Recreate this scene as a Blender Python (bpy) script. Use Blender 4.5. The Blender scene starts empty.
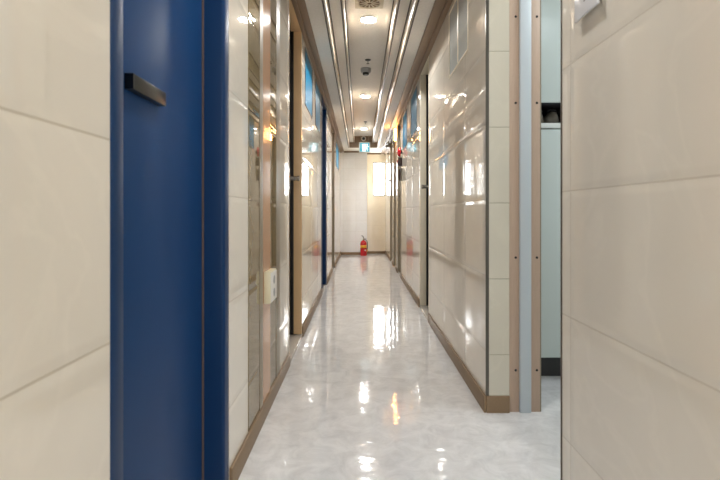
import bpy, bmesh, math, random
from mathutils import Vector, Matrix
random.seed(7)
C = bpy.context.scene.collection
S = bpy.context.scene

# ------------------------------------------------------------------ materials
def lin(c):
    return tuple(((v/255)/12.92 if v/255 <= .04045 else ((v/255+.055)/1.055)**2.4) for v in c) + (1,)

def mat(name, rgb, rough=.5, metal=0, emit=None, es=0, coat=0, noise=0, nscale=40, bump=0, spec=.5, ior=1.5, stretch=None):
    m = bpy.data.materials.new(name); m.use_nodes = True
    nt = m.node_tree; b = nt.nodes['Principled BSDF']
    b.inputs['Base Color'].default_value = lin(rgb)
    b.inputs['Roughness'].default_value = rough
    b.inputs['Metallic'].default_value = metal
    b.inputs['Coat Weight'].default_value = coat
    b.inputs['IOR'].default_value = ior
    b.inputs['Specular IOR Level'].default_value = spec
    if emit:
        b.inputs['Emission Color'].default_value = lin(emit) if max(emit) > 1 else tuple(emit)+(1,)
        b.inputs['Emission Strength'].default_value = es
    if noise or bump:
        tc = nt.nodes.new('ShaderNodeTexCoord')
        mp = nt.nodes.new('ShaderNodeMapping'); nt.links.new(tc.outputs['Object'], mp.inputs['Vector'])
        if stretch: mp.inputs['Scale'].default_value = stretch
        n = nt.nodes.new('ShaderNodeTexNoise'); n.inputs['Scale'].default_value = nscale; n.inputs['Detail'].default_value = 6
        nt.links.new(mp.outputs['Vector'], n.inputs['Vector'])
        if noise:
            mx = nt.nodes.new('ShaderNodeMix'); mx.data_type = 'RGBA'
            c = lin(rgb)
            mx.inputs['A'].default_value = tuple(v*(1-noise) for v in c[:3])+(1,)
            mx.inputs['B'].default_value = tuple(min(1, v*(1+noise)) for v in c[:3])+(1,)
            nt.links.new(n.outputs['Fac'], mx.inputs['Factor'])
            nt.links.new(mx.outputs['Result'], b.inputs['Base Color'])
        if bump:
            bp = nt.nodes.new('ShaderNodeBump'); bp.inputs['Strength'].default_value = bump; bp.inputs['Distance'].default_value = .01
            nt.links.new(n.outputs['Fac'], bp.inputs['Height']); nt.links.new(bp.outputs['Normal'], b.inputs['Normal'])
    return m

def tile_mat(name, rgb, grout, z0, u0, w=.73, h=.38, rough=.02, vein=.06, wave=.0006, pil=.0013, veincol=None):
    """glazed wall tiles: joints every w along the wall and h up the wall, cloudy veins, slightly pillowed faces"""
    m = bpy.data.materials.new(name); m.use_nodes = True
    nt = m.node_tree; N = nt.nodes.new; L = nt.links.new
    b = nt.nodes['Principled BSDF']
    tc = N('ShaderNodeTexCoord'); ge = N('ShaderNodeNewGeometry')
    sp = N('ShaderNodeSeparateXYZ'); L(tc.outputs['Object'], sp.inputs[0])
    sn = N('ShaderNodeSeparateXYZ'); L(ge.outputs['True Normal'], sn.inputs[0])
    ab = N('ShaderNodeMath'); ab.operation = 'ABSOLUTE'; L(sn.outputs['Y'], ab.inputs[0])
    gt = N('ShaderNodeMath'); gt.operation = 'GREATER_THAN'; L(ab.outputs[0], gt.inputs[0]); gt.inputs[1].default_value = .5
    mx = N('ShaderNodeMix'); mx.data_type = 'FLOAT'
    L(gt.outputs[0], mx.inputs['Factor'])
    su = N('ShaderNodeMath'); su.operation = 'SUBTRACT'; L(sp.outputs['Y'], su.inputs[0]); su.inputs[1].default_value = u0 - 20*w
    sx = N('ShaderNodeMath'); sx.operation = 'ADD'; L(sp.outputs['X'], sx.inputs[0]); sx.inputs[1].default_value = 20*w + .10
    L(su.outputs[0], mx.inputs['A']); L(sx.outputs[0], mx.inputs['B'])
    sz = N('ShaderNodeMath'); sz.operation = 'SUBTRACT'; L(sp.outputs['Z'], sz.inputs[0]); sz.inputs[1].default_value = z0 - 10*h
    cb = N('ShaderNodeCombineXYZ'); L(mx.outputs['Result'], cb.inputs[0]); L(sz.outputs[0], cb.inputs[1])
    def brick(mortar, smooth):
        k = N('ShaderNodeTexBrick'); k.offset = 0; k.squash = 1
        k.inputs['Scale'].default_value = 1; k.inputs['Mortar Size'].default_value = mortar
        k.inputs['Mortar Smooth'].default_value = smooth
        k.inputs['Brick Width'].default_value = w; k.inputs['Row Height'].default_value = h
        k.inputs['Color1'].default_value = (1, 1, 1, 1); k.inputs['Color2'].default_value = (.0, .0, .0, 1)
        k.inputs['Mortar'].default_value = (.5, .5, .5, 1)
        L(cb.outputs[0], k.inputs['Vector']); return k
    joint = brick(.0022, .1); pillow = brick(.024, 1.0)
    # veins
    n1 = N('ShaderNodeTexNoise'); n1.inputs['Scale'].default_value = 2.2; n1.inputs['Detail'].default_value = 7; n1.inputs['Distortion'].default_value = 1.2
    L(tc.outputs['Object'], n1.inputs['Vector'])
    vr = N('ShaderNodeValToRGB'); vr.color_ramp.elements[0].position = .47; vr.color_ramp.elements[0].color = (0, 0, 0, 1)
    vr.color_ramp.elements[1].position = .53; vr.color_ramp.elements[1].color = (0, 0, 0, 1)
    e = vr.color_ramp.elements.new(.5); e.color = (1, 1, 1, 1)
    L(n1.outputs['Fac'], vr.inputs['Fac'])
    c = lin(rgb); vc = lin(veincol) if veincol else tuple(min(1, v*1.12) for v in c[:3])+(1,)
    cl = N('ShaderNodeMix'); cl.data_type = 'RGBA'
    n2 = N('ShaderNodeTexNoise'); n2.inputs['Scale'].default_value = 3.5; n2.inputs['Detail'].default_value = 5; L(tc.outputs['Object'], n2.inputs['Vector'])
    cl.inputs['A'].default_value = tuple(v*(1-vein) for v in c[:3])+(1,); cl.inputs['B'].default_value = tuple(min(1, v*(1+vein)) for v in c[:3])+(1,)
    L(n2.outputs['Fac'], cl.inputs['Factor'])
    ve = N('ShaderNodeMix'); ve.data_type = 'RGBA'
    vm = N('ShaderNodeMath'); vm.operation = 'MULTIPLY'; L(vr.outputs['Color'], vm.inputs[0]); vm.inputs[1].default_value = .25
    L(vm.outputs[0], ve.inputs['Factor']); L(cl.outputs['Result'], ve.inputs['A']); ve.inputs['B'].default_value = vc
    gm = N('ShaderNodeMix'); gm.data_type = 'RGBA'; L(joint.outputs['Fac'], gm.inputs['Factor']); L(ve.outputs['Result'], gm.inputs['A']); gm.inputs['B'].default_value = lin(grout)
    L(gm.outputs['Result'], b.inputs['Base Color'])
    # relief: joint groove + pillowed edges + gentle waviness
    nw = N('ShaderNodeTexNoise'); nw.inputs['Scale'].default_value = 3.0; nw.inputs['Detail'].default_value = 1; L(tc.outputs['Object'], nw.inputs['Vector'])
    def scaled(sock, f):
        q = N('ShaderNodeMath'); q.operation = 'MULTIPLY'; L(sock, q.inputs[0]); q.inputs[1].default_value = f; return q.outputs[0]
    def add(a, c2):
        q = N('ShaderNodeMath'); q.operation = 'ADD'; L(a, q.inputs[0]); L(c2, q.inputs[1]); return q.outputs[0]
    hgt = add(add(scaled(joint.outputs['Fac'], -.0008), scaled(pillow.outputs['Fac'], -pil)), scaled(nw.outputs['Fac'], wave))
    bp = N('ShaderNodeBump'); bp.inputs['Strength'].default_value = 1; bp.inputs['Distance'].default_value = 1
    L(hgt, bp.inputs['Height']); L(bp.outputs['Normal'], b.inputs['Normal'])
    b.inputs['Roughness'].default_value = rough; b.inputs['IOR'].default_value = 1.55
    return m

def floor_mat():
    m = bpy.data.materials.new('glossy_vinyl'); m.use_nodes = True
    nt = m.node_tree; N = nt.nodes.new; L = nt.links.new; b = nt.nodes['Principled BSDF']
    tc = N('ShaderNodeTexCoord')
    n = N('ShaderNodeTexNoise'); n.inputs['Scale'].default_value = 9; n.inputs['Detail'].default_value = 9; n.inputs['Roughness'].default_value = .7; n.inputs['Distortion'].default_value = .8
    L(tc.outputs['Object'], n.inputs['Vector'])
    r = N('ShaderNodeValToRGB'); r.color_ramp.elements[0].position = .36; r.color_ramp.elements[0].color = lin((216, 216, 217))
    r.color_ramp.elements[1].position = .62; r.color_ramp.elements[1].color = lin((238, 238, 239))
    L(n.outputs['Fac'], r.inputs['Fac']); L(r.outputs['Color'], b.inputs['Base Color'])
    mp = N('ShaderNodeMapping'); mp.inputs['Scale'].default_value = (1, 1.6, 1); L(tc.outputs['Object'], mp.inputs['Vector'])
    w1 = N('ShaderNodeTexNoise'); w1.inputs['Scale'].default_value = 5; w1.inputs['Detail'].default_value = 2; L(mp.outputs['Vector'], w1.inputs['Vector'])
    w2 = N('ShaderNodeTexNoise'); w2.inputs['Scale'].default_value = 22; w2.inputs['Detail'].default_value = 2; L(mp.outputs['Vector'], w2.inputs['Vector'])
    q = N('ShaderNodeMath'); q.operation = 'MULTIPLY'; L(w2.outputs['Fac'], q.inputs[0]); q.inputs[1].default_value = .16
    a = N('ShaderNodeMath'); a.operation = 'ADD'; L(w1.outputs['Fac'], a.inputs[0]); L(q.outputs[0], a.inputs[1])
    bp = N('ShaderNodeBump'); bp.inputs['Strength'].default_value = 1; bp.inputs['Distance'].default_value = .0019
    L(a.outputs[0], bp.inputs['Height']); L(bp.outputs['Normal'], b.inputs['Normal'])
    b.inputs['Roughness'].default_value = .05; b.inputs['IOR'].default_value = 1.5
    return m

M = {}
CREAM = (229, 223, 211); GROUT = (214, 206, 192)
M['tile_r'] = tile_mat('cream_tile', CREAM, GROUT, 1.066, 2.90)
M['tile_l'] = tile_mat('cream_tile_left', CREAM, GROUT, 1.06, 3.87)
M['tile_return'] = tile_mat('shaded_greenish_tile', (207, 201, 184), (176, 170, 150), 1.05, 2.90, pil=.0004)  # darker tile colour stands in for the weak light on this end face
M['tile_lf'] = tile_mat('cream_tile_near', CREAM, (206, 197, 180), 1.137, .40, vein=.08)
M['tile_pier'] = tile_mat('window_lit_tile', (238, 238, 238), (222, 220, 216), 1.06, 0, w=.30, h=.25, pil=.0004)  # whiteness stands for window light falling on the pier, painted into the tile
M['tile_dark'] = tile_mat('taupe_reflection_tile', (128, 112, 80), (80, 68, 48), 1.055, 0, w=3, vein=.08, rough=.02)  # taupe is mostly what the glossy wall reflects, painted as tile colour
M['salmon'] = mat('salmon_reflection', (196, 152, 118), .12, noise=.15, nscale=14, stretch=(6, 6, .8))  # salmon tone is mostly a wall reflection, painted with a wood grain
M['floor'] = floor_mat()
M['ceil'] = mat('ceiling_paper', (236, 231, 223), .75, noise=.10, nscale=60, bump=.25)
M['cornice'] = mat('cornice_wood', (138, 114, 90), .5, noise=.12, nscale=25, stretch=(8, .6, 8))
M['base'] = mat('baseboard_wood', (136, 112, 84), .42, noise=.12, nscale=20, stretch=(6, .6, 6))
M['mould'] = mat('cream_gloss_moulding', (206, 192, 172), .36, spec=.35)
M['brown'] = mat('dark_brown_strip', (74, 60, 48), .4)
M['navy'] = mat('navy_paint', (12, 60, 110), .45, spec=.2)
M['navydark'] = mat('navy_frame_paint', (10, 50, 92), .40, spec=.22)
M['black'] = mat('black_plastic', (16, 16, 17), .38)
M['gun'] = mat('gunmetal', (70, 68, 64), .28, metal=.8)
M['steel'] = mat('brushed_steel', (190, 188, 182), .25, metal=1)
M['darkmetal'] = mat('dark_corner_metal', (104, 100, 92), .3, metal=.7)
M['lightmetal'] = mat('pale_corner_metal', (226, 218, 206), .25, metal=.3)
M['tan'] = mat('tan_door_frame', (222, 188, 142), .4, noise=.07, nscale=18, stretch=(6, 6, .6))
M['beige'] = mat('beige_door_frame', (226, 218, 196), .4, noise=.04, nscale=18)
M['graybrown'] = mat('gray_brown_frame', (142, 132, 114), .4)
M['darkbrown'] = mat('dark_brown_leaf', (52, 36, 24), .4, noise=.2, nscale=18, stretch=(6, 6, .6))
M['leaf'] = mat('beige_door_leaf', (196, 180, 152), .4)
M['sill'] = mat('pale_stone_sill', (206, 200, 192), .12, noise=.05, nscale=30)
M['bluepane'] = mat('blue_glazing', (26, 122, 164), .45, spec=.12)
M['winframe'] = mat('dark_window_frame', (70, 76, 78), .4)
M['winalu'] = mat('gray_white_window_frame', (170, 170, 168), .4)
M['palepane'] = mat('pale_glazing', (206, 214, 216), .05)
M['oak'] = mat('pale_oak_board', (190, 166, 146), .5, noise=.10, nscale=22, stretch=(9, 9, .7), bump=.05)
M['palealu'] = mat('pale_blue_channel', (196, 206, 212), .4)
M['cab'] = mat('pale_cabinet_laminate', (196, 206, 202), .35)
M['cabedge'] = mat('white_ledge', (222, 226, 222), .4)
M['dark'] = mat('niche_board', (58, 58, 58), .7)
M['niche'] = mat('charcoal_niche_board', (38, 40, 44), .7)
M['strip'] = mat('dusky_weather_strip', (104, 88, 84), .5)
M['bag'] = mat('gray_brown_cloth', (108, 102, 92), .9, noise=.2, nscale=30, bump=.3)
M['plaster'] = mat('white_plaster', (214, 214, 210), .7)
M['lamp'] = mat('lamp_diffuser', (255, 255, 255), .5, emit=(1, .975, .94), es=118)
M['lampdim'] = mat('dim_lamp_diffuser', (255, 255, 255), .5, emit=(1, .98, .95), es=80)
M['white'] = mat('white_plastic', (232, 230, 224), .35)
M['ivory'] = mat('ivory_plastic', (226, 218, 186), .35)
M['gray'] = mat('gray_plastic', (164, 164, 162), .4)
M['sidepane'] = mat('side_fill_pane', (255, 255, 255), .1, emit=(.86, .93, 1), es=.30)  # glow of the added fill window in the side room
M['tile_end'] = tile_mat('end_cream_tile', (236, 223, 198), (216, 203, 180), 1.066, 0, pil=.0004)
M['winglow'] = mat('daylit_pane', (255, 255, 255), .1, emit=(.97, .99, 1), es=6)
M['red'] = mat('red_enamel', (196, 20, 34), .22, coat=.4)
M['yellow'] = mat('yellow_label', (238, 176, 44), .45)
M['exit'] = mat('exit_sign_face', (20, 150, 176), .3, emit=(.02, .36, .48), es=.12)
M['exitwhite'] = mat('exit_sign_figure', (240, 250, 255), .3, emit=(.66, .91, 1), es=.16)
M['warm'] = mat('warm_bulb', (255, 200, 130), .4, emit=(1, .45, .13), es=26)
M['tube'] = mat('cool_tube_diffuser', (255, 255, 255), .4, emit=(.86, .94, 1), es=4)
M['vent'] = mat('vent_cream', (198, 186, 164), .45)
M['ventbrown'] = mat('vent_ochre', (110, 82, 48), .5)
M['ink'] = mat('gray_ink', (128, 130, 134), .6)
M['acryl'] = mat('white_acrylic', (228, 230, 234), .12)
M['redbrown'] = mat('red_brown_plastic', (58, 36, 32), .35)

# ------------------------------------------------------------------ mesh helpers
def add_box(bm, x0, x1, y0, y1, z0, z1, bevel=0, seg=2):
    r = bmesh.ops.create_cube(bm, size=1)
    vs = r['verts']
    for v in vs:
        v.co = Vector(((x0+x1)/2+v.co.x*(x1-x0), (y0+y1)/2+v.co.y*(y1-y0), (z0+z1)/2+v.co.z*(z1-z0)))
    if bevel:
        es = {e for v in vs for e in v.link_edges}
        bmesh.ops.bevel(bm, geom=list(es), offset=bevel, segments=seg, profile=.5, affect='EDGES')

def add_lathe(bm, prof, c=(0, 0, 0), n=32, axis='Z', loop=False):
    """prof: (radius, height) rows, closed at both ends; axis is the direction height runs in"""
    A = {'Z': lambda r, a, h: (r*math.cos(a), r*math.sin(a), h),
         '-Z': lambda r, a, h: (r*math.cos(a), -r*math.sin(a), -h),
         '-X': lambda r, a, h: (-h, r*math.cos(a), -r*math.sin(a)),
         'X': lambda r, a, h: (h, r*math.cos(a), r*math.sin(a)),
         '-Y': lambda r, a, h: (r*math.cos(a), -h, r*math.sin(a))}[axis]
    rings = []
    for r, h in prof:
        rings.append([bm.verts.new(Vector(A(max(r, 1e-5), 2*math.pi*k/n, h))+Vector(c)) for k in range(n)])
    for a, b in zip(rings, rings[1:] + (rings[:1] if loop else [])):
        for k in range(n):
            bm.faces.new((a[k], a[(k+1) % n], b[(k+1) % n], b[k]))
    if not loop:
        bm.faces.new(list(reversed(rings[0]))); bm.faces.new(rings[-1])

def add_tube(bm, pts, r, n=12):
    pts = [Vector(p) for p in pts]; rings = []
    for i, p in enumerate(pts):
        t = (pts[min(i+1, len(pts)-1)] - pts[max(i-1, 0)]).normalized()
        u = t.cross(Vector((0, .3, 1))); u = u.normalized() if u.length > 1e-4 else Vector((1, 0, 0))
        v = t.cross(u)
        rings.append([bm.verts.new(p + r*(math.cos(2*math.pi*k/n)*u + math.sin(2*math.pi*k/n)*v)) for k in range(n)])
    for a, b in zip(rings, rings[1:]):
        for k in range(n): bm.faces.new((a[k], a[(k+1) % n], b[(k+1) % n], b[k]))
    bm.faces.new(list(reversed(rings[0]))); bm.faces.new(rings[-1])

def obj(name, bm, m, parent=None, smooth=False):
    bmesh.ops.recalc_face_normals(bm, faces=bm.faces)
    me = bpy.data.meshes.new(name); bm.to_mesh(me); bm.free()
    me.materials.append(m)
    if smooth:
        for p in me.polygons: p.use_smooth = True
        me.set_sharp_from_angle(angle=math.radians(40))
    o = bpy.data.objects.new(name, me); C.objects.link(o)
    if parent is not None: o.parent = parent
    return o

def boxes(name, lst, m, parent=None, bevel=0, seg=2):
    bm = bmesh.new()
    for b in lst: add_box(bm, *b, bevel=bevel, seg=seg)
    return obj(name, bm, m, parent, smooth=bool(bevel))

def lathe(name, prof, c, m, parent=None, n=32, axis='Z'):
    bm = bmesh.new(); add_lathe(bm, prof, c, n, axis, name in ('rim', 'ring')); return obj(name, bm, m, parent, smooth=True)

def tag(o, label, cat, group=None):
    o['label'] = label; o['category'] = cat
    if group: o['group'] = group
    return o

def struct(o, label, cat):
    o['kind'] = 'structure'; return tag(o, label, cat)

def thing(name, label, cat, loc=(0, 0, 0), group=None):
    o = bpy.data.objects.new(name, None); C.objects.link(o); o.empty_display_size = .05
    o.location = loc
    return tag(o, label, cat, group)

def root(name, label, cat):
    o = bpy.data.objects.new(name, None); C.objects.link(o); o.empty_display_size = .05
    return struct(o, label, cat)

# ------------------------------------------------------------------ the corridor
XL, XR = -.468, .632
LT, RT = .14, .116
Z1, Z2, Z3 = 2.48, 2.60, 2.74
YB, YE = -2.0, 11.5
TOP = 2.86

struct(boxes('floor', [(-1.2, 2.4, YB, 12.1, -.08, 0)], M['floor']), 'glossy white marbled vinyl floor of the corridor', 'floor')

# --- ceiling: stepped tray
struct(boxes('ceiling', [(-.61, -.254, YB, 12.0, Z1, TOP), (.40, .75, YB, 12.0, Z1, TOP),
                         (-.254, -.135, YB, 10.9, Z2, TOP), (.29, .40, YB, 10.9, Z2, TOP),
                         (-.135, .29, YB, 10.9, Z3, TOP), (-.254, .40, 10.9, 12.0, Z1, TOP),
                         (.75, 2.4, 1.2, 3.4, Z1, TOP)], M['ceil']),
       'gray papered tray ceiling stepped up along the corridor', 'ceiling')
for i, (nm, x0, x1, z0, z1, side) in enumerate([('a', -.256, -.240, Z1-.006, Z2, 1), ('b', .386, .402, Z1-.006, Z2, -1),
                                       ('c', -.137, -.124, Z2-.006, Z3, 1), ('d', .279, .292, Z2-.006, Z3, -1)]):
    lab = ['left lower', 'right lower', 'left upper', 'right upper'][i]
    o = root('trim_%d' % (i+1), 'glossy cream moulding with painted shadow gaps on the %s ceiling step' % lab, 'moulding')
    boxes('moulding', [(x0, x1, YB, 10.865, z0, z1)], M['mould'], o, bevel=.003)
    if side > 0:
        boxes('edge_strip', [(x0-.010, x0-.0002, YB, 10.865, z0-.002, z0+.0055)], M['brown'], o)  # dark strips here and below stand in for shadow gaps beside the moulding
        boxes('edge_strip', [(x1+.0002, x1+.008, YB, 10.865, z1-.010, z1)], M['brown'], o)
    else:
        boxes('edge_strip', [(x1+.0002, x1+.010, YB, 10.865, z0-.002, z0+.0055)], M['brown'], o)
        boxes('edge_strip', [(x0-.008, x0-.0002, YB, 10.865, z1-.010, z1)], M['brown'], o)
struct(boxes('trim_5', [(XL, XL+.085, YB, 11.48, Z1-.016, Z1+.002), (XL, XL+.03, YB, 11.48, Z1-.036, Z1-.0161)], M['cornice'], bevel=.003),
       'brown wooden cornice along the top of the left wall', 'cornice')
struct(boxes('trim_6', [(XR-.11, XR, YB, 11.84, Z1-.016, Z1+.002), (XR-.035, XR, YB, 11.84, Z1-.036, Z1-.0161)], M['cornice'], bevel=.003),
       'brown wooden cornice along the top of the right wall', 'cornice')
struct(boxes('trim_7', [(-.254, .40, 10.87, 10.92, Z1+.0005, Z2), (-.134, .29, 10.868, 10.92, Z2, Z3)], M['cornice']),
       'brown end board closing the ceiling tray above the exit sign', 'board')
struct(boxes('trim_8', [(XL+.086, .17, 11.455, 11.5, Z1-.035, Z1), (.17, XR-.111, 11.80, 11.85, Z1-.035, Z1)], M['cornice'], bevel=.004),
       'thin brown cornice across the top of the end wall', 'cornice')

# --- left wall, one mesh with its openings
DH = 2.458
def wall_segments(x0, x1, runs, zt=Z1+.05):
    out = []
    for y0, y1, holes in runs:
        # holes: (ya, yb, za, zb) sorted along y
        y = y0
        for ya, yb, za, zb in holes:
            if ya > y: out.append((x0, x1, y, ya, 0, zt))
            if za > 0: out.append((x0, x1, ya, yb, 0, za))
            if zb < zt: out.append((x0, x1, ya, yb, zb, zt))
            y = yb
        if y < y1: out.append((x0, x1, y, y1, 0, zt))
    return out
TZ0, TZ1 = 1.92, 2.41
left_holes = [(3.15, 3.87, 0, DH), (4.08, 4.70, TZ0, TZ1), (5.02, 5.64, TZ0, TZ1), (5.85, 6.68, 0, DH), (8.0, 8.75, 0, DH), (9.4, 10.5, TZ0, TZ1)]
struct(boxes('wall_left', wall_segments(XL-LT, XL, [(1.715, 11.9, left_holes)]), M['tile_l']), 'glossy cream tiled left wall of the corridor', 'wall')
struct(boxes('wall_left_near', wall_segments(XL-LT, XL, [(YB, 1.715, [(.898, 1.715, 0, 2.25)])]), M['tile_lf']),
       'cream tiled wall nearest on the left, before the navy door', 'wall')
right_holes = [(2.80, 3.40, 1.95, TZ1), (4.40, 5.07, 0, DH), (5.32, 5.95, TZ0, TZ1), (6.45, 7.05, TZ0, TZ1), (7.42, 8.0, 0, DH), (8.42, 8.95, 0, DH), (9.4, 9.95, 0, DH)]
struct(boxes('wall_right', wall_segments(XR, XR+RT, [(2.41, 11.9, right_holes)]), M['tile_r']), 'glossy cream tiled right wall of the corridor', 'wall')
struct(boxes('wall_right_near', [(XR, XR+RT, YB, 1.50, 0, Z1+.05)], M['tile_r']), 'cream tiled wall nearest on the right, carrying the white plaque', 'wall')
struct(boxes('wall_right_head', [(XR, XR+RT, 1.50, 2.41, 2.40, Z1+.05)], M['plaster']), 'white lintel over the side opening on the right', 'wall')
# end wall: a projecting pier, window light painted into its white tile, and the recessed window wall
wx0, wx1, wz0, wz1 = .325, .615, 1.42, 2.25
struct(boxes('wall_end', [(.17, wx0, 11.85, 11.97, 0, Z1), (wx1, XR, 11.85, 11.97, 0, Z1), (wx0, wx1, 11.85, 11.97, 0, wz0), (wx0, wx1, 11.85, 11.97, wz1, Z1)], M['tile_end']),
       'cream tiled end wall around the bright window', 'wall')
struct(boxes('wall_end_pier', [(XL, .17, 11.5, 11.97, 0, Z1)], M['tile_pier']), 'tiled pier of the end wall behind the fire extinguisher, window light painted in as white', 'wall')

# --- baseboards
BH = .085
def base(name, lst, lab):
    struct(boxes(name, lst, M['base'], bevel=.003), lab, 'baseboard')
base('baseboard_left', [(XL, XL+.012, a, b, 0, BH) for a, b in ((1.72, 3.145), (3.875, 5.845), (6.685, 7.995), (8.755, 11.485))]+[(XL, XL+.012, YB, .89, 0, BH)], 'brown baseboard along the left wall')
base('baseboard_right', [(XR-.012, XR, a, b, 0, BH) for a, b in ((2.40, 4.395), (5.075, 7.415), (8.005, 8.415), (8.955, 9.395), (9.955, 11.84))]
     + [(XR+.0005, XR+RT, 2.396, 2.4095, 0, BH), (XR-.012, XR, YB, 1.495, 0, BH)], 'brown baseboard along the right wall and its corner')
base('baseboard_end', [(XL+.013, .17, 11.487, 11.5, 0, .06), (.17, XR-.013, 11.837, 11.85, 0, .06)], 'brown baseboard across the foot of the end wall')

# --- corner trims
struct(boxes('trim_9', [(XR-.002, XR+.014, 2.4035, 2.4098, BH+.001, 2.44)], M['darkmetal']), 'dark metal corner strip where the right wall turns', 'corner strip')
struct(boxes('wall_right_return', [(XR+.0141, XR+RT, 2.4045, 2.4098, BH+.0005, 2.3995)], M['tile_return']), 'greenish cream tile strip, shade painted in, facing the camera at the right wall corner', 'wall')
struct(boxes('trim_10', [(XR-.003, XR+.02, 1.5003, 1.506, 0, 2.44)], M['brown']), 'dark brown edge strip ending the nearest right wall', 'corner strip')
struct(boxes('trim_11', [(XL-.02, XL+.003, 3.118, 3.149, BH+.001, 2.44)], M['lightmetal']), 'pale metal corner strip beside the first tan door', 'corner strip')
# taupe and salmon strips on the left wall, mostly tile reflections painted as colour
z0 = BH+.001
struct(boxes('trim_12', [(XL, XL+.003, 2.006, 2.224, z0, 2.44)], M['tile_dark']), 'wide polished taupe strip, mostly painted reflection, on the left wall past the navy door', 'wall strip')
struct(boxes('trim_13', [(XL, XL+.005, 2.224, 2.292, z0, 2.44)], M['graybrown']), 'gray brown vertical fillet left of the salmon strip', 'wall strip')
struct(boxes('trim_14', [(XL, XL+.004, 2.292, 2.482, z0, 2.44)], M['salmon']), 'salmon strip, mostly painted reflection, on the left wall behind the socket box', 'wall strip')
struct(boxes('trim_15', [(XL, XL+.003, 2.482, 2.66, z0, 2.44)], M['tile_dark']), 'narrow polished taupe strip, mostly painted reflection, right of the salmon strip', 'wall strip')
struct(boxes('trim_16', [(XL, XL+.005, 2.66, 2.77, z0, 2.44)], M['graybrown']), 'gray brown vertical fillet before the last pale tile by the tan door', 'wall strip')

# ------------------------------------------------------------------ doors
def recessed_door(idx, side, y0, y1, fm, lm, lab, depth=.085, stop=True, casing=0, handle=True, hz=1.27):
    """a door set back in a wall opening: jambs and head, closed leaf, stone sill, lever"""
    s = -1 if side == 'L' else 1
    xf = XL if side == 'L' else XR
    def bx(a, b, *r):      # a,b = distances behind the wall face
        p, q = xf+s*a, xf+s*b
        return (min(p, q), max(p, q)) + r
    o = root('door_%d' % idx, lab, 'door')
    d = depth; j = .03
    boxes('door_frame', [bx(-casing, d, y1-j, y1-.0005, .03, DH-.0005), bx(-casing, d, y0+.0005, y0+j, .03, DH-.0005), bx(-casing, d, y0+j, y1-j, DH-.008, DH-.0005)], fm, o, bevel=.003)
    boxes('door_stop', [bx(d-.022, d, y1-j-.007, y1-j, .03, DH-.008), bx(d-.022, d, y0+j, y0+j+.010, .03, DH-.008)], M['black'], o)
    boxes('door_leaf', [bx(d+.0005, d+.04, y0+.004, y1-.004, .03, DH-.004)], lm, o)
    boxes('door_sill', [bx(-.006, d+.04, y0+.0005, y1-.0005, .0, .0295)], M['sill'], o, bevel=.003)
    if handle:
        hy = y1-j-.09
        h = lathe('door_handle', [(.030, 0), (.030, .008), (.018, .012), (.018, .062), (.022, .066), (.022, .078), (.017, .082), (.004, .083)], (xf+s*d, hy, hz), M['steel'], o, 24, 'X' if side == 'L' else '-X')
        lathe('keyhole_plate', [(.018, 0), (.018, .006), (.012, .008)], (xf+s*d, hy, hz-.10), M['steel'], o, 20, 'X' if side == 'L' else '-X')
    return o

# navy door in the foreground
d1 = root('door_1', 'navy blue door in the left foreground with a dark bar handle', 'door')
xo = XL+.002
bm = bmesh.new()
add_box(bm, XL-LT, xo, .8985, .948, 0, 2.2495, bevel=.004)
add_box(bm, XL-LT, xo, 1.65, 1.7145, 0, 2.2495, bevel=.012, seg=4)
add_box(bm, XL-LT, xo-.003, .948, 1.65, 2.17, 2.2495, bevel=.004)
obj('door_frame', bm, M['navydark'], d1, smooth=True)
boxes('door_leaf', [(-.578, -.535, .955, 1.625, .012, 2.165)], M['navy'], d1, bevel=.003)
boxes('door_gasket', [(-.570, -.540, 1.6265, 1.634, .012, 2.165)], M['black'], d1)
boxes('weather_strip', [(-.560, -.532, 1.6345, 1.637, .012, 2.165)], M['strip'], d1)
h = boxes('door_handle', [(-.5345, -.514, 1.093, 1.274, 1.282, 1.318)], M['gun'], d1, bevel=.002)
boxes('handle_end_cap', [(-.5343, -.5142, 1.0895, 1.0928, 1.2822, 1.3178)], M['black'], h)

recessed_door(2, 'L', 3.15, 3.87, M['tan'], M['darkbrown'], 'first door beyond the wall socket, tan frame and dark brown leaf')
# second navy door
d3 = root('door_3', 'narrow looking navy blue door far along the left wall', 'door')
boxes('door_frame', [(XL-LT, XL+.006, 5.8505, 5.90, .03, DH-.0005), (XL-LT, XL+.006, 6.50, 6.6795, .03, DH-.0005), (XL-LT, XL+.003, 5.90, 6.50, DH-.06, DH-.0005)], M['navydark'], d3, bevel=.004)
boxes('door_leaf', [(-.578, -.538, 5.903, 6.497, .03, DH-.062)], M['navy'], d3)
boxes('door_sill', [(XL-LT, XL+.006, 5.8505, 6.6795, 0, .0295)], M['sill'], d3, bevel=.003)
boxes('door_handle', [(-.5375, -.512, 5.98, 6.16, 1.25, 1.285)], M['gun'], d3, bevel=.003)
recessed_door(4, 'L', 8.0, 8.75, M['graybrown'], M['leaf'], 'farthest left door with a gray brown frame', casing=.004)
recessed_door(5, 'R', 4.40, 5.07, M['beige'], M['darkbrown'], 'nearest door set in the right corridor wall, pale beige frame')
recessed_door(6, 'R', 7.42, 8.0, M['graybrown'], M['leaf'], 'second door on the right, just past the red alarm bell', casing=.01)
recessed_door(7, 'R', 8.42, 8.95, M['graybrown'], M['leaf'], 'third door on the right, past the warm wall lamp', casing=.01)
recessed_door(8, 'R', 9.4, 9.95, M['graybrown'], M['leaf'], 'last door on the right before the end window', casing=.01)

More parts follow.
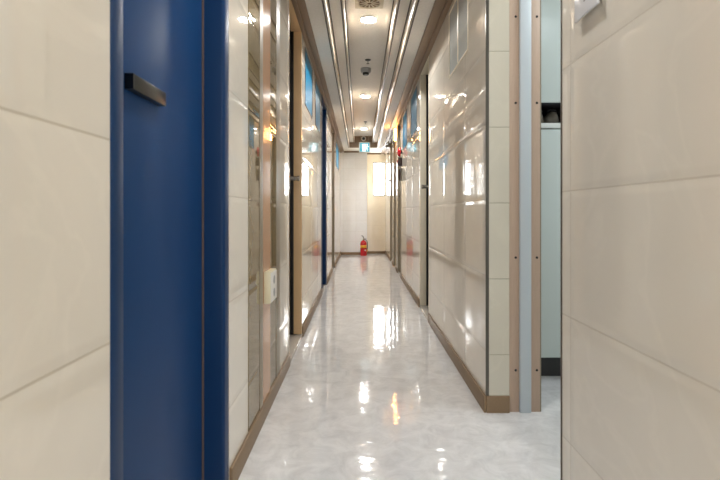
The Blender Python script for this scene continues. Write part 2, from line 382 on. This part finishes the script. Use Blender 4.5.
# ------------------------------------------------------------------ transom windows
def transom(idx, side, y0, y1, z0, z1, pm, lab, fm):
    s = -1 if side == 'L' else 1
    xf = XL if side == 'L' else XR
    def bx(a, b, *r):
        p, q = xf+s*a, xf+s*b
        return (min(p, q), max(p, q)) + r
    o = root('window_%d' % idx, lab, 'window')
    f = .014; e = .0005
    boxes('window_frame', [bx(-.004, .05, y0+e, y0+f, z0+e, z1-e), bx(-.004, .05, y1-f, y1-e, z0+e, z1-e), bx(-.004, .05, y0+f, y1-f, z0+e, z0+f), bx(-.004, .05, y0+f, y1-f, z1-f, z1-e)], fm, o, bevel=.002)
    boxes('pane', [bx(.0005, .010, y0+f, y1-f, z0+f, z1-f)], pm, o)
    return o
transom(1, 'L', 4.08, 4.70, TZ0, TZ1, M['bluepane'], 'nearer blue transom window high on the left wall', M['winframe'])
transom(2, 'L', 5.02, 5.64, TZ0, TZ1, M['bluepane'], 'blue transom window on the left wall beside the far navy door', M['winframe'])
transom(3, 'L', 9.4, 10.5, TZ0, TZ1, M['bluepane'], 'farthest blue transom window on the left wall', M['winframe'])
transom(4, 'R', 5.32, 5.95, TZ0, TZ1, M['bluepane'], 'nearer blue transom window high on the right wall', M['winframe'])
transom(5, 'R', 6.45, 7.05, TZ0, TZ1, M['bluepane'], 'blue transom window on the right above the alarm bell', M['winframe'])
w6 = transom(6, 'R', 2.80, 3.40, 1.95, TZ1, M['palepane'], 'pale transom window at the top of the nearest right corridor tiles', M['beige'])
boxes('mullion', [(XR-.002, XR+.03, 3.085, 3.115, 1.972, TZ1-.022)], M['beige'], w6)

# end window
w7 = root('window_7', 'bright white daylit window in the end wall', 'window')
f = .025; e = .0005
boxes('window_frame', [(wx0+e, wx0+f, 11.84, 11.93, wz0+e, wz1-e), (wx1-f, wx1-e, 11.84, 11.93, wz0+e, wz1-e), (wx0+f, wx1-f, 11.84, 11.93, wz0+e, wz0+f), (wx0+f, wx1-f, 11.84, 11.93, wz1-f, wz1-e)], M['winalu'], w7, bevel=.003)
boxes('mullion', [(wx1-.062, wx1-.037, 11.86, 11.8945, wz0+f, wz1-f)], M['winalu'], w7, bevel=.003)
boxes('pane', [(wx0+f, wx1-f, 11.895, 11.905, wz0+f, wz1-f)], M['winglow'], w7)
boxes('window_latch', [(wx1-.095, wx1-.0625, 11.865, 11.8945, 1.76, 1.84)], M['gray'], w7, bevel=.003)

# ------------------------------------------------------------------ right side room
struct(boxes('wall_side_room', [(.75, 2.4, 3.28, 3.38, 0, Z1), (2.30, 2.4, 1.3, 3.28, 0, Z1), (.75, 2.30, 1.28, 1.38, 0, Z1)], M['plaster']), 'white plaster walls of the side room on the right', 'wall')
fr = root('trim_17', 'pale oak boards flanking a pale blue channel, framing the side room', 'door frame')
def board(x0, x1, yy):
    b = boxes('oak_board', [(x0, x1, yy, 2.47, 0.0, 2.39)], M['oak'], fr, bevel=.002)
    for z in (.21, .776, 1.553, 1.987):
        lathe('screw', [(.0062, 0), (.0062, .0012), (.003, .0018)], ((x0+x1)/2+.008, yy, z), M['black'], b, 12, '-Y')
board(.7485, .800, 2.412); board(.8565, .905, 2.412)
boxes('channel', [(.8003, .8562, 2.395, 2.47, 0, 2.39)], M['palealu'], fr, bevel=.004)
boxes('edge_strip', [(.9053, .912, 2.416, 2.47, 0, 2.39)], M['graybrown'], fr)
cb = thing('storage_cabinet', 'tall pale cabinet standing in the side room behind the oak frame', 'cabinet', (1.25, 3.0, 0))
def under(o): # parts were built in world coordinates
    for ch in o.children: ch.matrix_parent_inverse = Matrix.Translation(-o.location)
boxes('body', [(.86, 1.66, 2.872, 3.27, .139, 1.50)], M['cab'], cb)
boxes('door', [(.862, 1.259, 2.85, 2.8715, .141, 1.497)], M['cab'], cb, bevel=.003)
boxes('door', [(1.262, 1.658, 2.85, 2.8715, .141, 1.497)], M['cab'], cb, bevel=.003)
boxes('top_ledge', [(.855, 1.665, 2.845, 3.27, 1.5045, 1.534)], M['cabedge'], cb, bevel=.003)
boxes('plinth', [(.88, 1.64, 2.945, 3.25, 0, .139)], M['dark'], cb)
under(cb)
wc = thing('wall_cabinet', 'pale upper cabinet hung above the tall one in the side room', 'cabinet', (1.25, 3.0, 1.656))
boxes('body', [(.86, 1.66, 2.872, 3.279, 1.665, 2.42)], M['cab'], wc)
boxes('door', [(.862, 1.259, 2.85, 2.8715, 1.658, 2.418)], M['cab'], wc, bevel=.003)
boxes('door', [(1.262, 1.658, 2.85, 2.8715, 1.658, 2.418)], M['cab'], wc, bevel=.003)
boxes('back_board', [(.86, 1.66, 3.262, 3.2785, 1.536, 1.6555), (.86, 1.02, 2.88, 3.262, 1.5345, 1.6555), (1.26, 1.66, 2.88, 3.262, 1.5345, 1.6555)], M['niche'], wc)
boxes('bottom_board', [(.86, 1.66, 2.8725, 3.262, 1.656, 1.6645)], M['niche'], wc)
under(wc)
for x, sx, lab in ((1.098, .030, 'dim gray brown cloth bag at the left of the dark cabinet niche'), (1.185, .040, 'wider dim gray brown cloth bag at the right of the dark cabinet niche')):
    t = thing('bag', lab, 'bag', (x, 2.98, 1.5345))
    bm = bmesh.new(); bmesh.ops.create_uvsphere(bm, u_segments=24, v_segments=14, radius=1)
    for v in bm.verts:
        p = v.co; k = 1+.10*math.sin(5*p.x+2*p.z)+.06*math.sin(9*p.y)
        z = max(p.z, -.85)
        v.co = Vector((p.x*sx*k, p.y*.07*k, (z+.85)*.05))
    obj('cloth', bm, M['bag'], t, smooth=True)
    bm = bmesh.new(); add_tube(bm, [(-.03*math.cos(a*math.pi/8)*1.0, -.012, .086+.018*math.sin(a*math.pi/8)) for a in range(9)], .004, 8)
    obj('handle', bm, M['dark'], t, smooth=True)
w8 = root('window_8', 'unseen glowing window added in the far side of the side room for even light', 'window')  # out of view, added to light the side room evenly
boxes('window_frame', [(2.27, 2.2995, 1.60, 1.64, .5, 2.1), (2.27, 2.2995, 2.96, 3.0, .5, 2.1), (2.27, 2.2995, 1.64, 2.96, .5, .54), (2.27, 2.2995, 1.64, 2.96, 2.06, 2.1)], M['white'], w8, bevel=.003)
boxes('pane', [(2.285, 2.297, 1.64, 2.96, .54, 2.06)], M['sidepane'], w8)
# ceiling lamp of the side room (cool)
t = thing('ceiling_lamp', 'cool white ceiling lamp of the side room', 'lamp', (1.35, 2.1, Z1))
boxes('housing', [(1.05, 1.65, 1.98, 2.22, Z1-.03, Z1)], M['white'], t)
boxes('diffuser', [(1.07, 1.63, 2.0, 2.20, Z1-.05, Z1-.0302)], M['tube'], t, bevel=.006)
under(t)

# ------------------------------------------------------------------ ceiling fittings
CX = .077
def downlight(y, lab, lm):
    t = thing('downlight', lab, 'ceiling light', (CX, y, Z3), 'recessed round downlights along the ceiling')
    lathe('rim', [(.064, .0), (.080, .0), (.080, .008), (.072, .016), (.0655, .017), (.0645, .012)], (0, 0, 0), M['white'], t, 40, '-Z')
    lathe('diffuser', [(.0635, .002), (.0635, .007), (.05, .0078), (.01, .008)], (0, 0, 0), lm, t, 40, '-Z')
    return t
for y, lab in ((4.29, 'largest glowing round downlight, just behind the ceiling vent'), (7.11, 'glowing round downlight beyond the gray smoke detector'),
               (9.85, 'farthest small round downlight in front of the exit sign'), (1.45, 'round downlight overhead near the plaque'), (-1.3, 'round downlight overhead behind the camera')):
    downlight(y, lab, M['lamp'] if y > 2 else M['lampdim'])

v = thing('ceiling_vent', 'square cream ceiling vent with a round ochre grille at the top edge', 'vent', (CX, 3.95, Z3))
bm = bmesh.new(); add_box(bm, -.118, .118, -.118, .118, -.010, 0, bevel=.004); obj('plate', bm, M['vent'], v, smooth=True)
lathe('ring', [(.084, .0102), (.100, .0102), (.100, .016), (.092, .020), (.084, .016)], (0, 0, 0), M['vent'], v, 40, '-Z')
lathe('grille_disc', [(.083, .0102), (.083, .013), (.01, .0135)], (0, 0, 0), M['ventbrown'], v, 40, '-Z')
for k in range(12):
    a = k*math.pi/6; bm = bmesh.new()
    add_box(bm, .018, .080, -.0055, .0055, -.019, -.0138, bevel=.002)
    o = obj('petal', bm, M['vent'], v, smooth=True); o.rotation_euler.z = a
for x in (-.10, .10):
    for y in (-.10, .10):
        lathe('screw', [(.005, .0101), (.005, .012), (.003, .0126)], (x, y, 0), M['gray'], v, 12, '-Z')

s = thing('smoke_detector', 'gray round smoke detector on the middle of the ceiling', 'smoke detector', (.07, 5.78, Z3))
lathe('base', [(.062, 0), (.062, .040), (.054, .052), (.04, .0525)], (0, 0, 0), M['gray'], s, 32, '-Z')
lathe('sensor_cap', [(.038, .0526), (.038, .072), (.030, .080), (.004, .081)], (0, 0, 0), M['gun'], s, 32, '-Z')

def sprinkler(x, y, lab):
    t = thing('sprinkler', lab, 'sprinkler', (x, y, Z3), 'ceiling sprinklers')
    lathe('rosette', [(.034, 0), (.034, .004), (.022, .012), (.010, .013)], (0, 0, 0), M['gun'], t, 24, '-Z')
    lathe('nozzle', [(.008, .0131), (.008, .028), (.005, .030), (.005, .042)], (0, 0, 0), M['steel'], t, 16, '-Z')
    lathe('deflector', [(.017, .0421), (.017, .045), (.004, .046)], (0, 0, 0), M['brown'], t, 20, '-Z')
sprinkler(.09, 5.45, 'small metal ceiling sprinkler just in front of the smoke detector')
sprinkler(.105, 9.15, 'tiny far ceiling sprinkler in front of the last downlight')

cam = thing('dome_camera', 'white ringed round camera on the brown board above the exit sign', 'camera', (.080, 10.8675, 2.682))
lathe('ring', [(.034, 0), (.056, 0), (.056, .022), (.046, .034), (.034, .030)], (0, 0, 0), M['white'], cam, 32, '-Y')
lathe('lens', [(.0335, 0), (.0335, .020), (.024, .030), (.004, .034)], (0, 0, 0), M['black'], cam, 32, '-Y')

# exit sign with running figure
ex = thing('exit_sign', 'glowing teal exit sign with a white running figure at the corridor end', 'exit sign', (.103, 10.80, 2.352))
boxes('housing', [(-.125, .125, -.02, .02, .01, .24)], M['white'], ex, bevel=.005)
boxes('face', [(-.108, .108, -.024, -.0203, .024, .226)], M['exit'], ex)
bm = bmesh.new()
add_box(bm, -.052, .03, -.0258, -.0242, .03, .20)
obj('doorway_symbol', bm, M['exitwhite'], ex)
bm = bmesh.new()
add_lathe(bm, [(.017, 0), (.017, .0015)], (.058, -.0243, .185), 20, '-Y')
def limb(x0, z0, x1, z1, w=.010):
    d = Vector((x1-x0, 0, z1-z0)); n = Vector((-d.z, 0, d.x)).normalized()*w
    a = [Vector((x0, -.0244, z0))+n, Vector((x0, -.0244, z0))-n, Vector((x1, -.0244, z1))-n*.7, Vector((x1, -.0244, z1))+n*.7]
    b = [p+Vector((0, -.0018, 0)) for p in a]
    va = [bm.verts.new(p) for p in a]; vb = [bm.verts.new(p) for p in b]
    bm.faces.new(va); bm.faces.new(vb)
    for k in range(4): bm.faces.new((va[k], va[(k+1) % 4], vb[(k+1) % 4], vb[k]))
limb(.062, .165, .048, .105, .014); limb(.060, .155, .090, .128, .007); limb(.090, .128, .098, .148, .006)
limb(.058, .158, .035, .135, .007); limb(.048, .108, .072, .078, .009); limb(.072, .078, .062, .040, .007)
limb(.046, .108, .028, .075, .009); limb(.030, .078, .040, .064, .007)
obj('running_figure', bm, M['exitwhite'], ex)
bm = bmesh.new(); add_tube(bm, [(-.09, 0, .2405), (-.09, 0, Z3-2.352)], .005, 8); obj('hanger', bm, M['steel'], ex)
bm = bmesh.new(); add_tube(bm, [(.09, 0, .2405), (.09, 0, Z3-2.352)], .005, 8); obj('hanger', bm, M['steel'], ex)
for ch in ex.children:
    if ch.name.startswith('hanger'): ch.data.transform(Matrix.Scale(1, 4))
jb = tag(boxes('ceiling_junction_box', [(.545, XR, 10.1, 10.2, Z1-.10, Z1-.037)], M['gray'], bevel=.004), 'small gray box under the right cornice near the end window', 'junction box')

# ------------------------------------------------------------------ things on the walls
# alarm bell, alarm box, handset by the second right door
b = thing('alarm_bell', 'round red fire alarm bell on the right wall', 'alarm bell', (XR, 7.22, 1.915))
lathe('back_plate', [(.030, 0), (.030, .022), (.02, .024)], (0, 0, 0), M['gun'], b, 24, '-X')
lathe('gong', [(.072, .0245), (.072, .036), (.062, .055), (.040, .068), (.004, .072)], (0, 0, 0), M['red'], b, 32, '-X')
lathe('centre_bolt', [(.009, .0722), (.009, .078), (.004, .080)], (0, 0, 0), M['steel'], b, 16, '-X')
a = thing('alarm_box', 'dark alarm call box under the red bell on the right wall', 'alarm box', (XR, 7.22, 1.70))
boxes('housing', [(-.065, -.0005, -.06, .06, .005, .13)], M['redbrown'], a, bevel=.004)
boxes('call_button', [(-.073, -.0652, -.02, .02, .055, .095)], M['red'], a, bevel=.003)
boxes('name_strip', [(-.0675, -.0652, -.045, .045, .104, .120)], M['white'], a)
h = thing('wall_handset', 'dark oval handset hanging below the alarm box on the right wall', 'handset', (XR, 7.24, 1.48))
boxes('cradle', [(-.014, -.0005, -.022, .022, .0, .19)], M['graybrown'], h, bevel=.004)
bm = bmesh.new(); add_lathe(bm, [(.006, 0), (.016, .015), (.019, .09), (.016, .165), (.006, .18)], (-.034, 0, .005), 20, 'Z'); obj('grip', bm, M['redbrown'], h, smooth=True)

wl = thing('wall_lamp', 'small warm orange wall lamp high on the right wall', 'lamp', (XR, 8.2, 2.20))
boxes('back_plate', [(-.012, -.0005, -.025, .025, 0, .26)], M['white'], wl, bevel=.004)
lathe('bulb', [(.006, 0), (.011, .010), (.012, .10), (.011, .20), (.005, .21)], (-.034, 0, .031), M['warm'], wl, 24, 'Z')
boxes('socket', [(-.055, -.0122, -.016, .016, .008, .030)], M['gun'], wl, bevel=.003)

# surface socket box
o = thing('socket_box', 'ivory surface socket box on the salmon strip of the left wall', 'socket', (XL+.004, 2.40, .56))
boxes('housing', [(.0005, .031, -.084, .082, 0, .155)], M['ivory'], o, bevel=.003)
fp = boxes('face_plate', [(.0312, .035, -.078, .076, .006, .149)], M['white'], o, bevel=.0015)
for z in (.045, .108):
    lathe('outlet', [(.021, 0), (.021, .0015), (.018, .002)], (.0351, -.001, z), M['gray'], fp, 24, 'X')

# acrylic plaque
p = thing('wall_plaque', 'white acrylic plaque at the top of the nearest right wall', 'plaque', (XR, 1.305, 1.542))
boxes('panel', [(-.020, -.013, -.066, .066, 0, .19)], M['acryl'], p, bevel=.002)
for y in (-.05, .05):
    for z in (.02, .17):
        lathe('standoff', [(.006, 0), (.006, .0128)], (0, y, z), M['steel'], p, 12, '-X')
boxes('printed_line', [(-.0206, -.0201, -.012, .008, .036, .040), (-.0206, -.0201, -.008, .012, .044, .047)], M['ink'], p)

# ------------------------------------------------------------------ fire extinguisher
fx = thing('fire_extinguisher', 'red fire extinguisher standing on the floor against the end wall', 'fire extinguisher', (.082, 11.27, 0))
lathe('cylinder', [(.066, 0), (.074, .008), (.076, .02), (.076, .275), (.070, .31), (.050, .340), (.024, .352), (.022, .362)], (0, 0, 0), M['red'], fx, 40)
bm = bmesh.new()
n = 20
ring = []
for k in range(n+1):
    an = math.radians(200+k*140/n)
    ring.append([bm.verts.new((.0772*math.cos(an), .0772*math.sin(an), z)) for z in (.185, .245)])
for a1, b1 in zip(ring, ring[1:]): bm.faces.new((a1[0], b1[0], b1[1], a1[1]))
lb = obj('label_band', bm, M['yellow'], fx, smooth=True)
sm = lb.modifiers.new('thick', 'SOLIDIFY'); sm.thickness = .0008
bm = bmesh.new(); add_box(bm, .012, .045, -.0768, -.0715, .115, .145); o = obj('white_sticker', bm, M['white'], fx)
o.rotation_euler.z = math.radians(10)
lathe('valve', [(.018, .3625), (.018, .385), (.013, .39), (.013, .41)], (0, 0, 0), M['steel'], fx, 20)
bm = bmesh.new(); add_box(bm, -.014, .075, -.009, .009, .3905, .400, bevel=.003)
o = obj('carry_handle', bm, M['black'], fx, smooth=True)
bm = bmesh.new()
add_tube(bm, [(.012, 0, .411), (-.005, 0, .43), (-.012, 0, .455), (-.045, 0, .468)], .009, 10); obj('squeeze_lever', bm, M['black'], fx, smooth=True)
bm = bmesh.new()
add_tube(bm, [(.016, -.02, .372), (.045, -.035, .375), (.078, -.045, .35), (.088, -.045, .30), (.088, -.042, .22), (.086, -.04, .15)], .009, 12)
ho = obj('hose', bm, M['black'], fx, smooth=True)
lathe('nozzle', [(.010, .10), (.013, .105), (.010, .149)], (.086, -.04, 0), M['yellow'], ho, 16)

# ------------------------------------------------------------------ light from outside and camera
w = bpy.data.worlds.new('world'); S.world = w; w.use_nodes = True
bg = w.node_tree.nodes['Background']; bg.inputs['Color'].default_value = (.95, .97, 1, 1); bg.inputs['Strength'].default_value = .8

cd = bpy.data.cameras.new('camera'); co = bpy.data.objects.new('camera', cd); C.objects.link(co)
co.location = (0, 0, 1); co.rotation_euler = (math.radians(90), 0, 0)
cd.sensor_width = 36; cd.lens = 24; cd.shift_x = 0; cd.shift_y = -27/720
cd.clip_start = .01
cd.dof.use_dof = True; cd.dof.focus_distance = 7; cd.dof.aperture_fstop = 6.3
S.camera = co
S.cycles.use_denoising = True
S.cycles.max_bounces = 14; S.cycles.glossy_bounces = 10; S.cycles.diffuse_bounces = 8
S.cycles.sample_clamp_indirect = 8
S.view_settings.view_transform = 'Standard'; S.view_settings.look = 'None'
S.view_settings.gamma = 1; S.view_settings.use_curve_mapping = False
S.view_settings.exposure = 2.0
